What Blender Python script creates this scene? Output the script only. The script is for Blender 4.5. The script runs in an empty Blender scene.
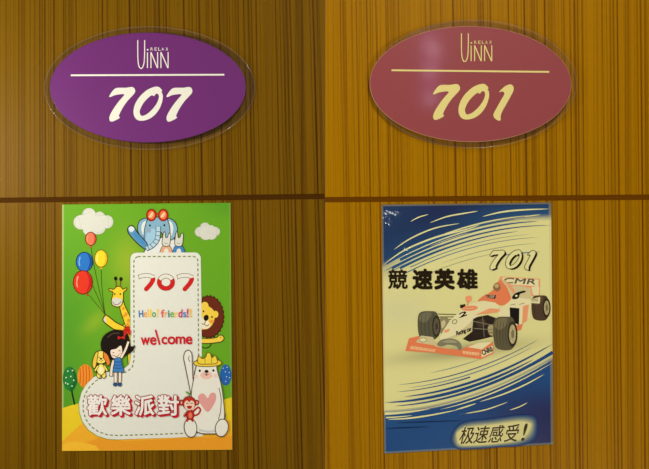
import bpy, bmesh, math, random
from mathutils import Vector
from mathutils.geometry import tessellate_polygon
random.seed(7)
SC = bpy.context.scene
COL = SC.collection
# ------------------------------------------------------------------ units
# The wall plane is y = 0 (people stand at y < 0).  One photo pixel is 1.5 mm of wall.
S = 0.0015
EYE = 1.5
def WX(px): return (px - 324.5) * S
def WZ(py): return (234.5 - py) * S + EYE

def lin(c):
    c /= 255.0
    return c / 12.92 if c <= 0.04045 else ((c + 0.055) / 1.055) ** 2.4
def rgb(r, g, b): return (lin(r), lin(g), lin(b), 1.0)

# ------------------------------------------------------------------ materials
MATS = {}
def principled(name, color, rough=0.45, spec=0.3, coat=0.0):
    m = bpy.data.materials.new(name); m.use_nodes = True
    p = m.node_tree.nodes['Principled BSDF']
    p.inputs['Base Color'].default_value = color
    p.inputs['Roughness'].default_value = rough
    p.inputs['Specular IOR Level'].default_value = spec
    p.inputs['Coat Weight'].default_value = coat
    p.inputs['Coat Roughness'].default_value = 0.08
    return m
TINT = [1.0, 1.0, 1.0]
def ink(r, g, b, tint=None):
    """a printed ink on glossy paper, mottled very slightly by its screen"""
    t = tint or TINT
    key = (r, g, b, tuple(t))
    if key in MATS: return MATS[key]
    c = rgb(r, g, b)
    c = (c[0] * t[0], c[1] * t[1], c[2] * t[2], 1)
    m = principled('ink_%02x%02x%02x' % (r, g, b), c, 0.42, 0.08)
    nt = m.node_tree; p = nt.nodes['Principled BSDF']
    tc = nt.nodes.new('ShaderNodeTexCoord'); no = nt.nodes.new('ShaderNodeTexNoise')
    no.inputs['Scale'].default_value = 220; no.inputs['Detail'].default_value = 2
    nt.links.new(tc.outputs['Object'], no.inputs['Vector'])
    mr = nt.nodes.new('ShaderNodeMapRange')
    mr.inputs['To Min'].default_value = 0.965; mr.inputs['To Max'].default_value = 1.035
    nt.links.new(no.outputs['Fac'], mr.inputs['Value'])
    mx = nt.nodes.new('ShaderNodeVectorMath'); mx.operation = 'SCALE'
    mx.inputs[0].default_value = c[:3]
    nt.links.new(mr.outputs['Result'], mx.inputs['Scale'])
    nt.links.new(mx.outputs['Vector'], p.inputs['Base Color'])
    MATS[key] = m
    return m

def sheet_material(name, bumpy=False):
    """printed paper whose ink colour is stored per vertex"""
    m = principled(name, (1, 1, 1, 1), 0.42, 0.08)
    nt = m.node_tree; p = nt.nodes['Principled BSDF']
    at = nt.nodes.new('ShaderNodeAttribute'); at.attribute_name = 'ink'
    nt.links.new(at.outputs['Color'], p.inputs['Base Color'])
    if bumpy:       # added relief that throws lamp glare at the sheet's corner
        p.inputs['Coat Weight'].default_value = 1; p.inputs['Coat Roughness'].default_value = .19
        a2 = nt.nodes.new('ShaderNodeAttribute'); a2.attribute_name = 'relief'
        bp = nt.nodes.new('ShaderNodeBump'); bp.inputs['Strength'].default_value = 1; bp.inputs['Distance'].default_value = 1
        p.inputs['Coat Weight'].default_value = .7
        nt.links.new(a2.outputs['Fac'], bp.inputs['Height']); nt.links.new(bp.outputs[0], p.inputs['Coat Normal'])
    return m

# streaks of the laminate: (x in px inside one 324.5 px repeat, width px, strength)
STREAKS = [(19,1.2,.45),(24,4.5,.55),(30.5,1,.45),(35,1.1,.5),(40,1,.5),(42.7,1,.35),(45.4,1,.8),(49,1,.45),(51,1,.4),
 (54.7,1.4,.8),(64.4,1,.5),(66.3,.9,.5),(72,4.2,.5),(77,1,.55),(83,1,.15),(88,1,.15),(93,1.2,.2),(99.7,1,.45),(103.7,1.2,.8),(109,1.8,.6),
 (114,1,.2),(119,1.1,.5),(120.9,1,.5),(123.6,1.2,.35),(131.2,1.4,.85),(135.5,1,.25),(138.9,1.1,.5),(141.6,1,.8),(145,1,.3),(148.7,1,.55),
 (153,1,.3),(157.5,2.8,.6),(160.9,1.8,.95),(165.6,1.1,.6),(168.2,1.4,.9),(172,1,.25),(186.5,1.1,.85),(192.2,1.2,.5),(194.8,1.2,.6),(199.5,1.3,.6),
 (202,1.5,.9),(210.5,3.2,.45),(215,1,.5),(222.4,1.5,.8),(228,4,.5),(232,1.2,.8),(236,1,.2),(239,1,.5),(241.4,1.2,.6),(247.4,1.3,.65),
 (252.1,2.0,.72),(254.9,1.6,.65),(259.7,1.2,.6),(268,1,.15),(274,1,.2),(279.6,1.1,.65),(283.8,1.1,.5),(287.2,1.6,.55),(290.6,2,.6),(294.3,1.3,.85),
 (299,1,.25),(303.5,4.5,.5),(306,1.2,.6),(314.3,1.1,.55),(317.7,1.5,.9),(323,2.5,.55),
 (6,1.5,.12),(11,1,.14),(15,1,.12),(58.5,1.5,.15),(177,2,.12),(181,1,.2),(263.5,1,.2)]
PERIOD = 324.5
def wood(name, light, dark, x0, seed, slant):
    m = bpy.data.materials.new(name); m.use_nodes = True
    nt = m.node_tree; N = nt.nodes.new; L = nt.links.new
    p = nt.nodes['Principled BSDF']
    p.inputs['Roughness'].default_value = 0.42
    p.inputs['Specular IOR Level'].default_value = 0.04
    tc = N('ShaderNodeTexCoord')
    # object origin is the world origin for the panels
    sep = N('ShaderNodeSeparateXYZ'); L(tc.outputs['Object'], sep.inputs[0])
    def math_(op, a, b=None, clamp=False):
        n = N('ShaderNodeMath'); n.operation = op; n.use_clamp = clamp
        for i, v in enumerate((a, b)):
            if v is None: continue
            if isinstance(v, (int, float)): n.inputs[i].default_value = v
            else: L(v, n.inputs[i])
        return n.outputs[0]
    # slow wander of the grain along the height
    wv = N('ShaderNodeTexNoise'); wv.inputs['Scale'].default_value = 1.0; wv.inputs['Detail'].default_value = 1
    mp = N('ShaderNodeMapping'); mp.inputs['Scale'].default_value = (14, 1, 1.4); mp.inputs['Location'].default_value = (seed, 0, seed)
    L(tc.outputs['Object'], mp.inputs['Vector']); L(mp.outputs[0], wv.inputs['Vector'])
    wob = math_('MULTIPLY', math_('SUBTRACT', wv.outputs['Fac'], 0.5), 0.0016)
    # the veneer lines lean a little, more towards one side
    down = math_('SUBTRACT', WZ(175), sep.outputs['Z'])
    xr = math_('SUBTRACT', sep.outputs['X'], x0)
    lean = math_('ADD', math_('MULTIPLY', xr, slant[1] / S), slant[0])
    xx = math_('SUBTRACT', math_('ADD', sep.outputs['X'], wob), math_('MULTIPLY', lean, down))
    u = math_('FRACT', math_('DIVIDE', math_('SUBTRACT', xx, x0), PERIOD * S))
    total = None
    st = sorted(STREAKS)
    NSEG = 13; seg = PERIOD / NSEG
    for i in range(NSEG):
        lo, hi = i * seg, (i + 1) * seg
        g = [q for q in st if lo <= q[0] < hi]
        if not g: continue
        cr = N('ShaderNodeValToRGB'); r = cr.color_ramp
        L(math_('MULTIPLY', math_('SUBTRACT', u, i / NSEG), float(NSEG), True), cr.inputs['Fac'])
        stops = [(0.0, 0.0)]; prev = 0.004
        for (x, w, k) in g:
            k = k * (.62 if w > 2.4 else .92); w *= 1.1
            f = lambda v: min(max((v - lo) / seg, prev), .996)
            a = f(x - w * .9)
            if w > 2.4: pts = [(a, 0.0), (f(x - w * .6), k), (f(x + w * .6), k * .9), (f(x + w * .9), 0.0)]
            else: pts = [(a, 0.0), (f(x), k), (f(x + w * .9), 0.0)]
            stops += pts; prev = pts[-1][0]
        assert len(stops) <= 31, len(stops)
        r.elements[0].position = 0; r.elements[0].color = (0, 0, 0, 1)
        r.elements[1].position = 1; r.elements[1].color = (0, 0, 0, 1)
        for (pos, v) in stops[1:]:
            e = r.elements.new(pos); e.color = (v, v, v, 1)
        total = cr.outputs['Color'] if total is None else math_('ADD', total, cr.outputs['Color'])
    def grain(sx, sz, det):
        n = N('ShaderNodeTexNoise'); n.inputs['Scale'].default_value = 1; n.inputs['Detail'].default_value = det
        q = N('ShaderNodeMapping'); q.inputs['Scale'].default_value = (sx, 1, sz); q.inputs['Location'].default_value = (seed * 3.1 + sx, 0, seed)
        L(tc.outputs['Object'], q.inputs['Vector']); L(q.outputs[0], n.inputs['Vector'])
        return math_('SUBTRACT', n.outputs['Fac'], 0.5)
    f = math_('MULTIPLY', grain(900, .8, 2), 1.5)     # fine lines
    f2 = math_('MULTIPLY', grain(70, .5, 1), 0.5)      # broader bands
    f3 = math_('MULTIPLY', grain(900, 90, 1), 0.30)     # short pores
    t = math_('MULTIPLY', total, 1.15)
    t = math_('ADD', math_('ADD', math_('ADD', t, f), f2), f3)
    t = math_('ADD', t, 0.06, True)
    mix = N('ShaderNodeMix'); mix.data_type = 'RGBA'
    L(t, mix.inputs[0])
    mix.inputs[6].default_value = light; mix.inputs[7].default_value = dark
    L(mix.outputs[2], p.inputs['Base Color'])
    bp = N('ShaderNodeBump'); bp.inputs['Strength'].default_value = 0.06; bp.inputs['Distance'].default_value = 0.0005
    L(t, bp.inputs['Height']); L(bp.outputs[0], p.inputs['Normal'])
    return m

def clear_acrylic(name, edge):
    m = bpy.data.materials.new(name); m.use_nodes = True
    nt = m.node_tree; nt.nodes.clear(); N = nt.nodes.new; L = nt.links.new
    out = N('ShaderNodeOutputMaterial')
    tr = N('ShaderNodeBsdfTransparent'); tr.inputs[0].default_value = (.985, .98, .97, 1) if not edge else (.95, .94, .9, 1)
    gl = N('ShaderNodeBsdfGlossy'); gl.inputs['Roughness'].default_value = 0.12; gl.inputs['Color'].default_value = (.9, .9, .9, 1)
    mx = N('ShaderNodeMixShader'); mx.inputs[0].default_value = .03; L(tr.outputs[0], mx.inputs[1]); L(gl.outputs[0], mx.inputs[2])
    src = mx
    if edge:
        df = N('ShaderNodeBsdfDiffuse'); df.inputs[0].default_value = (.62, .55, .36, 1)  # pale diffuse paints in the light that the acrylic edge catches
        m2 = N('ShaderNodeMixShader'); m2.inputs[0].default_value = .10
        L(mx.outputs[0], m2.inputs[1]); L(df.outputs[0], m2.inputs[2]); src = m2
    L(src.outputs[0], out.inputs[0])
    return m

# ------------------------------------------------------------------ object helpers
def tag(o, label=None, cat=None, group=None, kind=None):
    if label: o['label'] = label
    if cat: o['category'] = cat
    if group: o['group'] = group
    if kind: o['kind'] = kind
    return o
def link(name, me, parent=None, loc=(0, 0, 0)):
    o = bpy.data.objects.new(name, me); COL.objects.link(o)
    if parent: o.parent = parent
    o.location = loc
    return o
def empty(name, loc):
    o = bpy.data.objects.new(name, None); COL.objects.link(o); o.location = loc
    o.empty_display_size = 0.05
    return o

# ------------------------------------------------------------------ curves
def catmull(pts, closed=True, n=6):
    out = []; m = len(pts)
    rng = m if closed else m - 1
    for i in range(rng):
        if closed:
            p0, p1, p2, p3 = pts[i - 1], pts[i], pts[(i + 1) % m], pts[(i + 2) % m]
        else:
            p0 = pts[max(i - 1, 0)]; p1 = pts[i]; p2 = pts[i + 1]; p3 = pts[min(i + 2, m - 1)]
        for k in range(n):
            t = k / n; t2 = t * t; t3 = t2 * t
            out.append(tuple(.5 * (2 * b + (c - a) * t + (2 * a - 5 * b + 4 * c - d) * t2 + (3 * b - a - 3 * c + d) * t3)
                             for a, b, c, d in zip(p0, p1, p2, p3)))
    if not closed: out.append(tuple(pts[-1]))
    return out
def ring(cx, cy, rx, ry, n=36, rot=0):
    c, s = math.cos(math.radians(rot)), math.sin(math.radians(rot))
    return [(cx + rx * math.cos(a) * c - ry * math.sin(a) * s, cy + rx * math.cos(a) * s + ry * math.sin(a) * c)
            for a in (2 * math.pi * k / n for k in range(n))]
def Z(ox, oy, s):
    return lambda *pts: [(ox + x / s, oy + y / s) for x, y in pts]

TEXT = {}
def text_mesh(body, off):
    k = (body, off)
    if k not in TEXT:
        cu = bpy.data.curves.new('lettering', 'FONT'); cu.body = body; cu.offset = off; cu.resolution_u = 4
        ob = bpy.data.objects.new('lettering', cu); COL.objects.link(ob)
        bpy.context.view_layer.update()
        dg = bpy.context.evaluated_depsgraph_get()
        me = bpy.data.meshes.new_from_object(ob.evaluated_get(dg))
        TEXT[k] = ([(v.co.x, v.co.y) for v in me.vertices], [tuple(p.vertices) for p in me.polygons])
        bpy.data.objects.remove(ob); bpy.data.curves.remove(cu); bpy.data.meshes.remove(me)
    return TEXT[k]

class Print:
    """flat inks laid one over the other on a sheet; coordinates in photo pixels"""
    STEP = 0.000002
    def __init__(self, base, origin):
        self.d = base; self.o = origin; self.v = []; self.f = []; self.mi = []; self.m = []
    def mat(self, m):
        if m not in self.m: self.m.append(m)
        return self.m.index(m)
    def pt(self, x, y): return (WX(x) - self.o[0], -self.d - self.o[1], WZ(y) - self.o[2])
    def tris(self, pts, faces, m):
        i = self.mat(m); b = len(self.v)
        self.v += [self.pt(*p) for p in pts]
        for f in faces:
            a = sum(pts[f[k]][0] * pts[f[(k + 1) % len(f)]][1] - pts[f[(k + 1) % len(f)]][0] * pts[f[k]][1] for k in range(len(f)))
            f = f if a < 0 else f[::-1]         # pixels run downwards
            self.f.append([b + k for k in f]); self.mi.append(i)
        self.d += self.STEP
    def fill(self, pts, m, smooth=True, n=5, holes=()):
        pts = catmull(pts, True, n) if smooth else list(pts)
        loops = [pts] + [list(h) for h in holes]
        tr = tessellate_polygon([[Vector((x, y, 0)) for x, y in l] for l in loops])
        self.tris([p for l in loops for p in l], [tuple(t) for t in tr], m)
        return pts
    def ell(self, cx, cy, rx, ry, m, rot=0, n=28):
        r = ring(cx, cy, rx, ry, n, rot)
        self.tris(r, [tuple(range(n))], m); return r
    def stroke(self, pts, w, m, closed=False, smooth=True, taper=None, n=5):
        if smooth and len(pts) > 2: pts = catmull(pts, closed, n)
        N = len(pts); L = []; R = []
        for i, (x, y) in enumerate(pts):
            a = pts[i - 1] if (i or closed) else pts[0]
            b = pts[(i + 1) % N] if (i < N - 1 or closed) else pts[-1]
            dx, dy = b[0] - a[0], b[1] - a[1]; l = math.hypot(dx, dy) or 1
            t = i / max(N - 1, 1)
            h = w / 2 * (taper(t) if taper else 1)
            L.append((x - dy / l * h, y + dx / l * h)); R.append((x + dy / l * h, y - dx / l * h))
        faces = [(i, i + 1, N + i + 1, N + i) for i in range(N - 1)]
        if closed: faces.append((N - 1, 0, N, 2 * N - 1))
        self.tris(L + R, faces, m)
    def bar(self, pts, w, m, smooth=True):
        """round-ended stroke"""
        self.stroke(pts, w, m, smooth=smooth)
        for p in (pts[0], pts[-1]): self.ell(p[0], p[1], w / 2, w / 2, m, n=14)
    def shape(self, pts, m, line, w=.8, smooth=True):
        p = self.fill(pts, m, smooth)
        self.stroke(p, w, line, closed=True, smooth=False)
    def oval(self, cx, cy, rx, ry, m, line, w=.8, rot=0):
        self.stroke(self.ell(cx, cy, rx, ry, m, rot), w, line, closed=True, smooth=False)
    def dashes(self, pts, w, m, on, off, smooth=False):
        """stitches along a closed path"""
        P = pts + [pts[0]]; acc = 0; seg = []; draw = True; left = on
        for a, b in zip(P[:-1], P[1:]):
            l = math.hypot(b[0] - a[0], b[1] - a[1]); t = 0
            if l == 0: continue
            while l - t > 1e-9:
                st = min(left, l - t)
                p = (a[0] + (b[0] - a[0]) * t / l, a[1] + (b[1] - a[1]) * t / l)
                q = (a[0] + (b[0] - a[0]) * (t + st) / l, a[1] + (b[1] - a[1]) * (t + st) / l)
                if draw: seg.append((p, q))
                t += st; left -= st
                if left <= 1e-9: draw = not draw; left = on if draw else off
        d = self.d
        for p, q in seg:
            self.d = d; self.stroke([p, q], w, m, smooth=False)
    def text(self, body, box, m, off=0.0, rot=0, shear=0, move=(0, 0)):
        v0, f = text_mesh(body, 0.0); v = v0
        a0 = min(x for x, y in v0); a1 = max(x for x, y in v0); b0 = min(y for x, y in v0); b1 = max(y for x, y in v0)
        x0, y0, x1, y1 = box; w, h = x1 - x0, y1 - y0; c, s = math.cos(math.radians(rot)), math.sin(math.radians(rot))
        out = []
        for x, y in v:
            p = (x - a0) / (a1 - a0) - .5; q = .5 - (y - b0) / (b1 - b0)
            X = p * w - q * h * shear; Y = q * h
            out.append(((x0 + x1) / 2 + X * c - Y * s + move[0], (y0 + y1) / 2 + X * s + Y * c + move[1]))
        # a heavier weight: the same glyph struck again a little to each side
        r = off * h * 1.05
        if r > 0.04:
            for k in range(10):
                a = 2 * math.pi * k / 10
                self.tris([(x + r * math.cos(a), y + r * math.sin(a)) for x, y in out], f, m)
        self.tris(out, f, m)
    def build(self, name, parent):
        me = bpy.data.meshes.new(name)
        me.from_pydata(self.v, [], self.f)
        for m in self.m: me.materials.append(m)
        for p, i in zip(me.polygons, self.mi): p.material_index = i
        me.update()
        o = link(name, me, parent)
        if parent and parent.parent: pass
        return o

# ------------------------------------------------------------------ the wall
def prism(bm, quad, y0, y1):
    """quad in world (x,z), clockwise or not; extruded from y0 (front) to y1 (back)"""
    a = [bm.verts.new((x, y0, z)) for x, z in quad]; b = [bm.verts.new((x, y1, z)) for x, z in quad]
    bm.faces.new(a); bm.faces.new(b[::-1])
    for i in range(4):
        j = (i + 1) % 4
        bm.faces.new((a[i], b[i], b[j], a[j]))
def panel_mesh(name, quad, mat, bev=0.0006):
    bm = bmesh.new(); prism(bm, quad, 0.0, 0.018)
    bmesh.ops.recalc_face_normals(bm, faces=bm.faces)
    es = [e for e in bm.edges if all(abs(v.co.y) < 1e-6 for v in e.verts)]
    bmesh.ops.bevel(bm, geom=es, offset=bev, segments=2, affect='EDGES')
    me = bpy.data.meshes.new(name); bm.to_mesh(me); bm.free(); me.materials.append(mat)
    return me
TOP = 2.5
def groove(x, left):     # y pixel of upper and lower edge of the shadow gap at pixel column x
    if left: c = 200.3 + (196.5 - 200.3) * x / 325.0
    else: c = 199.8 + (197.2 - 199.8) * (x - 325.0) / 324.0
    return c - 2.5, c + 2.5
def wall(name, xa, xb, left, light, dark, seed, slant):
    root = empty(name, (0, 0, 0)); tag(root, kind='structure')
    m = wood(name + '_veneer', light, dark, WX(0 if left else 324.5), seed, slant)
    ua, la = groove(xa, left); ub, lb = groove(xb, left)
    A, B = WX(xa), WX(xb)
    link('upper_panel', panel_mesh('upper_panel', [(A, WZ(ua)), (B, WZ(ub)), (B, TOP), (A, TOP)], m), root)
    link('lower_panel', panel_mesh('lower_panel', [(A, 0), (B, 0), (B, WZ(lb)), (A, WZ(la))], m), root)
    bm = bmesh.new(); prism(bm, [(A, 0), (B, 0), (B, TOP), (A, TOP)], 0.0014, 0.03)
    bmesh.ops.recalc_face_normals(bm, faces=bm.faces)
    me = bpy.data.meshes.new('groove_backing'); bm.to_mesh(me); bm.free()
    me.materials.append(principled(name + '_groove', (light[0] * .34, light[1] * .24, light[2] * .3, 1), .7, .03))
    link('groove_backing', me, root)
    return root
wall('wall_left', -500, 324.9, True, rgb(119, 84, 7), rgb(60, 31, 4), 1.3, (-.002, 9.6e-5))
wall('wall_right', 325.0, 1150, False, rgb(168, 116, 0), rgb(94, 50, 0), 1.3, (.021, -3.5e-5))  # same laminate as the left, its warmer, brighter light put into the colours

def slab(name, x0, x1, y0, y1, z0, z1, m):
    bm = bmesh.new()
    bmesh.ops.create_cube(bm, size=1)
    for v in bm.verts:
        v.co = ((x0 + x1) / 2 + v.co.x * (x1 - x0), (y0 + y1) / 2 + v.co.y * (y1 - y0), (z0 + z1) / 2 + v.co.z * (z1 - z0))
    me = bpy.data.meshes.new(name); bm.to_mesh(me); bm.free(); me.materials.append(m)
    return tag(link(name, me), kind='structure')
slab('floor', WX(-500), WX(1150), -2.6, 0.03, -0.04, 0, principled('carpet', rgb(92, 70, 52), .9, .1))
slab('ceiling', WX(-500), WX(1150), -2.6, 0.03, TOP, TOP + .04, principled('ceiling_paint', rgb(215, 205, 185), .8, .1))

# ------------------------------------------------------------------ oval room signs
def plate(name, cx, cy, rx, ry, y_back, thick, face_m, edge_m, parent, org, rot=0, bev=.0012, n=120):
    bm = bmesh.new(); rings = []
    prof = [(0, 0), (0, thick - bev), (bev * .3, thick - bev * .3), (bev, thick)]
    c, s = math.cos(math.radians(rot)), math.sin(math.radians(rot))
    for inset, d in prof:
        r = []
        for k in range(n):
            a = 2 * math.pi * k / n
            x = (rx * S - inset) * math.cos(a); z = (ry * S - inset) * math.sin(a)
            X, Zz = x * c + z * s, -x * s + z * c
            r.append(bm.verts.new((WX(cx) + X - org[0], -(y_back + d) - org[1], WZ(cy) + Zz - org[2])))
        rings.append(r)
    for a, b in zip(rings[:-1], rings[1:]):
        for k in range(n):
            f = bm.faces.new((a[k], a[(k + 1) % n], b[(k + 1) % n], b[k])); f.material_index = 1; f.smooth = True
    bm.faces.new(rings[-1]).material_index = 0
    bm.faces.new(rings[0][::-1]).material_index = 0
    bmesh.ops.recalc_face_normals(bm, faces=bm.faces)
    me = bpy.data.meshes.new(name); bm.to_mesh(me); bm.free()
    me.materials.append(face_m); me.materials.append(edge_m)
    return link(name, me, parent)

z7 = Z(0, 0, 6.49)
G7 = [(62,108),(70,90),(88,66),(105,53),(130,50),(170,50),(205,45),(222,52),(229,68),(225,85),(205,108),(180,135),(155,170),(135,205),(124,232),(131,240),(118,252),(90,265),(75,268),(65,260),(63,240),(75,210),(100,170),(130,130),(158,98),(150,91),(125,93),(95,99),(75,108)]
G0o = [(345,47),(372,43),(390,52),(403,70),(397,76),(404,88),(407,110),(402,142),(385,185),(355,225),(320,250),(280,262),(245,258),(225,237),(218,205),(225,165),(245,125),(275,90),(310,62)]
G0i = [(258,205),(265,180),(285,145),(310,118),(335,99),(350,104),(360,92),(373,88),(382,105),(375,135),(355,170),(325,203),(295,225),(268,230)]
G1 = [(480,112),(490,98),(515,75),(540,63),(560,63),(573,80),(570,105),(550,145),(525,190),(500,235),(490,262),(489,290),(475,294),(455,282),(443,265),(446,245),(465,210),(490,165),(513,122),(500,106)]
def glyph(pr, pts, m, hole=None, kx=1, ox=0, oy=0, scale=6.49, org=(100, 80)):
    f = lambda q: [(org[0] + x / scale + ox, org[1] + y / scale + oy) for x, y in q]
    pr.fill(f(pts), m, True, 4, [catmull(f(hole), True, 4)] if hole else ())

def clear_plate_mats():
    return clear_acrylic('clear_acrylic', False), clear_acrylic('clear_acrylic_edge', True)
CA, CE = clear_plate_mats()
def room_sign(label, clear, plate_c, face_col, edge_col, white, line, digits, logo, rot, org_px):
    org = (WX(org_px[0]), -0.0001, WZ(org_px[1]))
    sh = .0091
    root = empty('room_sign', (org[0] + (324.5 - org_px[0]) * S * sh, org[1], org[2] - 148 * S * sh))
    tag(root, label, 'sign', 'oval room number signs')
    b = plate('clear_backing_plate', *clear, 0.0002, 0.008, CA, CE, root, org)
    tag(b, 'clear acrylic oval showing as a rim around the plate')
    fm = principled('sign_face', face_col, .4, .12, 1.0)
    p = plate('oval_plate', *plate_c, 0.0086, 0.003, fm, principled('sign_edge', edge_col, .35, .4), root, org, rot, .0006)
    tag(p, 'smooth %s oval face' % ('purple' if '707' in label else 'mauve'))
    d0 = 0.0118
    pr = Print(d0, org)
    pr.stroke(line, 1.7, white, smooth=False)
    pr.build('rule_line', root)
    pr = Print(d0, org); logo(pr, white); tag(pr.build('logo_lettering', root), 'thin pale hotel wordmark with the small word RELAX')
    for d in digits:
        pr = Print(d0, org); d(pr, white); pr.build('digit', root)
    return root
def make_logo(ox, oy, s):
    """hotel wordmark: tall U, then i N N, RELAX above"""
    q = Z(ox, oy, s)
    def f(pr, m):
        w = .98
        pr.stroke(catmull(q((134, 58), (134, 150), (135, 240), (140, 300), (152, 338), (168, 350), (184, 338), (197, 300), (203, 240), (205, 150), (205, 58)), False, 6), w, m, smooth=False)
        pr.stroke(q((234, 185), (234, 346)), w, m, smooth=False)
        pr.ell(*q((236, 157))[0], .85, .85, m)
        for x0, x1 in ((270, 339), (373, 447)):
            pr.stroke(q((x0, 346), (x0, 182)), w, m, smooth=False)
            pr.stroke(q((x0, 182), (x1 - 2, 346)), w * 1.1, m, smooth=False)
            pr.stroke(q((x1, 346), (x1, 182)), w, m, smooth=False)
        for ch, a in zip('RELAX', (266, 307, 345, 380, 422)):
            pr.text(ch, (*q((a, 134))[0], *q((a + 25, 166))[0]), m, .005)
    return f
white_l = principled('sign_white_vinyl', rgb(230, 227, 210), .5, .1)
white_r = principled('sign_warm_lit_vinyl', rgb(232, 216, 136), .5, .1)  # white lettering with the warm light put into its colour
room_sign('purple oval room sign reading 707 with a clear rim on the dark wood panel',
          (149, 87.5, 105, 61.5), (147.8, 87.5, 97.2, 54.6), rgb(107, 40, 110), rgb(90, 40, 85), white_l,
          [(71.5, 75.4), (223.6, 74.8)],
          [lambda p, m: glyph(p, G7, m), lambda p, m: glyph(p, G0o, m, G0i), lambda p, m: glyph(p, G7, m, ox=56.7)],
          make_logo(125, 35, 10.42), 0, (149, 149))
room_sign('mauve oval room sign reading 701 with a clear rim on the warm-lit wood panel',
          (474, 83.5, 103, 64), (470.6, 84, 100, 57.4), rgb(150, 67, 69), rgb(205, 150, 110), white_r,  # face colour includes the warm light on this sign
          [(392.3, 70.4), (548.6, 72)],
          [lambda p, m: glyph(p, G7, m, scale=6.25, org=(423.5, 76.8)),
           lambda p, m: glyph(p, G0o, m, G0i, scale=6.2, org=(423.4, 76.9)),
           lambda p, m: glyph(p, G1, m, org=(425, 75))],
          make_logo(448.7, 28.2, 10.42), .6, (474, 147.5))

# ------------------------------------------------------------------ posters
def poster_sheet(name, quad, colour, root, org, nx, ny, thick=0.0012, mm=None, relief=None):
    """sheet of printed card, a fine grid carrying the ink colours; quad TL,TR,BR,BL in px"""
    def P(u, v):
        a = [quad[0][k] + (quad[1][k] - quad[0][k]) * u for k in (0, 1)]; b = [quad[3][k] + (quad[2][k] - quad[3][k]) * u for k in (0, 1)]
        return a[0] + (b[0] - a[0]) * v, a[1] + (b[1] - a[1]) * v
    vs = []; cols = []; fs = []
    for j in range(ny + 1):
        for i in range(nx + 1):
            x, y = P(i / nx, j / ny)
            vs.append((WX(x) - org[0], -thick - org[1], WZ(y) - org[2])); cols.append(colour(x, y, i / nx, j / ny))
    W = nx + 1
    for j in range(ny):
        for i in range(nx):
            a = j * W + i; fs.append((a, a + W, a + W + 1, a + 1))
    nf = len(fs)
    border = [i for i in range(W)] + [j * W + nx for j in range(1, ny + 1)] + [ny * W + i for i in range(nx - 1, -1, -1)] + [j * W for j in range(ny - 1, 0, -1)]
    b0 = len(vs)
    for k in border:
        x, y, z = vs[k]; vs.append((x, -0.0002 - org[1], z)); cols.append((.6, .6, .5, 1))
    n = len(border)
    for k in range(n):
        fs.append((border[k], border[(k + 1) % n], b0 + (k + 1) % n, b0 + k))
    fs.append(tuple(range(b0, b0 + n))[::-1])
    me = bpy.data.meshes.new(name); me.from_pydata(vs, [], fs)
    at = me.attributes.new('ink', 'FLOAT_COLOR', 'POINT')
    for i, c in enumerate(cols): at.data[i].color = c
    rl = me.attributes.new('relief', 'FLOAT', 'POINT')
    if relief:
        for j in range(ny + 1):
            for i in range(nx + 1): rl.data[j * W + i].value = relief(*P(i / nx, j / ny))
    me.materials.append(mm); me.update()
    bm = bmesh.new(); bm.from_mesh(me); bmesh.ops.recalc_face_normals(bm, faces=bm.faces); bm.to_mesh(me); bm.free()
    return link(name, me, root)
def lerp(a, b, t): return tuple(x + (y - x) * t for x, y in zip(a, b))
def sst(a, b, x):
    t = min(max((x - a) / (b - a), 0), 1); return t * t * (3 - 2 * t)

#  ---- party poster (707)
LQ = [(62.4, 204.6), (230.6, 202.8), (232.4, 449.6), (62.2, 450.9)]
GREEN = rgb(104, 165, 36); GREEN2 = rgb(80, 148, 40); GREEN3 = rgb(158, 180, 46)
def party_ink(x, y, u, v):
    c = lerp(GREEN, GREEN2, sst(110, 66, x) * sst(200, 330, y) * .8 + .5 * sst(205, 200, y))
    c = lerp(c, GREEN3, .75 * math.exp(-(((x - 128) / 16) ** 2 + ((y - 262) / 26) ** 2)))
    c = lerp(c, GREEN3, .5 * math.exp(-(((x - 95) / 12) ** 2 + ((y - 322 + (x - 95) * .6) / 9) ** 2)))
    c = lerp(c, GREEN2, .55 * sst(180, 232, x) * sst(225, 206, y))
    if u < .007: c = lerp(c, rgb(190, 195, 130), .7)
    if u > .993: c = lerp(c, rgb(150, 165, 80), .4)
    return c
PO = (WX(147), -0.0001, WZ(450.5))
pr_root = empty('sign_poster', PO)
tag(pr_root, 'green cartoon party poster reading 707 under the purple oval sign', 'poster')
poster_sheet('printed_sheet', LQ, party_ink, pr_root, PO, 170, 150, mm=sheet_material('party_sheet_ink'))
LAYER = [0.0014]
def new(): return Print(LAYER[0], PO)
def done(p, name, parent=None, label=None):
    o = p.build(name, parent or pr_root); LAYER[0] = p.d + 0.000004
    if label: o['label'] = label
    return o
K = ink(52, 36, 22); W_ = ink(228, 227, 212); CREAM = ink(214, 213, 197)
RED = ink(205, 40, 28); YEL = ink(242, 205, 48); ORA = ink(238, 150, 44); BLU = ink(40, 100, 175); PINK = ink(236, 170, 150); BLK = ink(32, 24, 18)
zA, zB, zC, zD, zE = Z(60,200,10.42), Z(120,200,7.81), Z(65,230,8.53), Z(65,270,7.81), Z(85,315,5.867)
zF, zG, zH, zI, zJ, zK, zL = Z(125,255,7.21), Z(185,280,5.86), Z(170,345,4.69), Z(60,355,4.69), Z(80,380,5.9), Z(55,195,3.476), Z(55,320,3.146)

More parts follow.
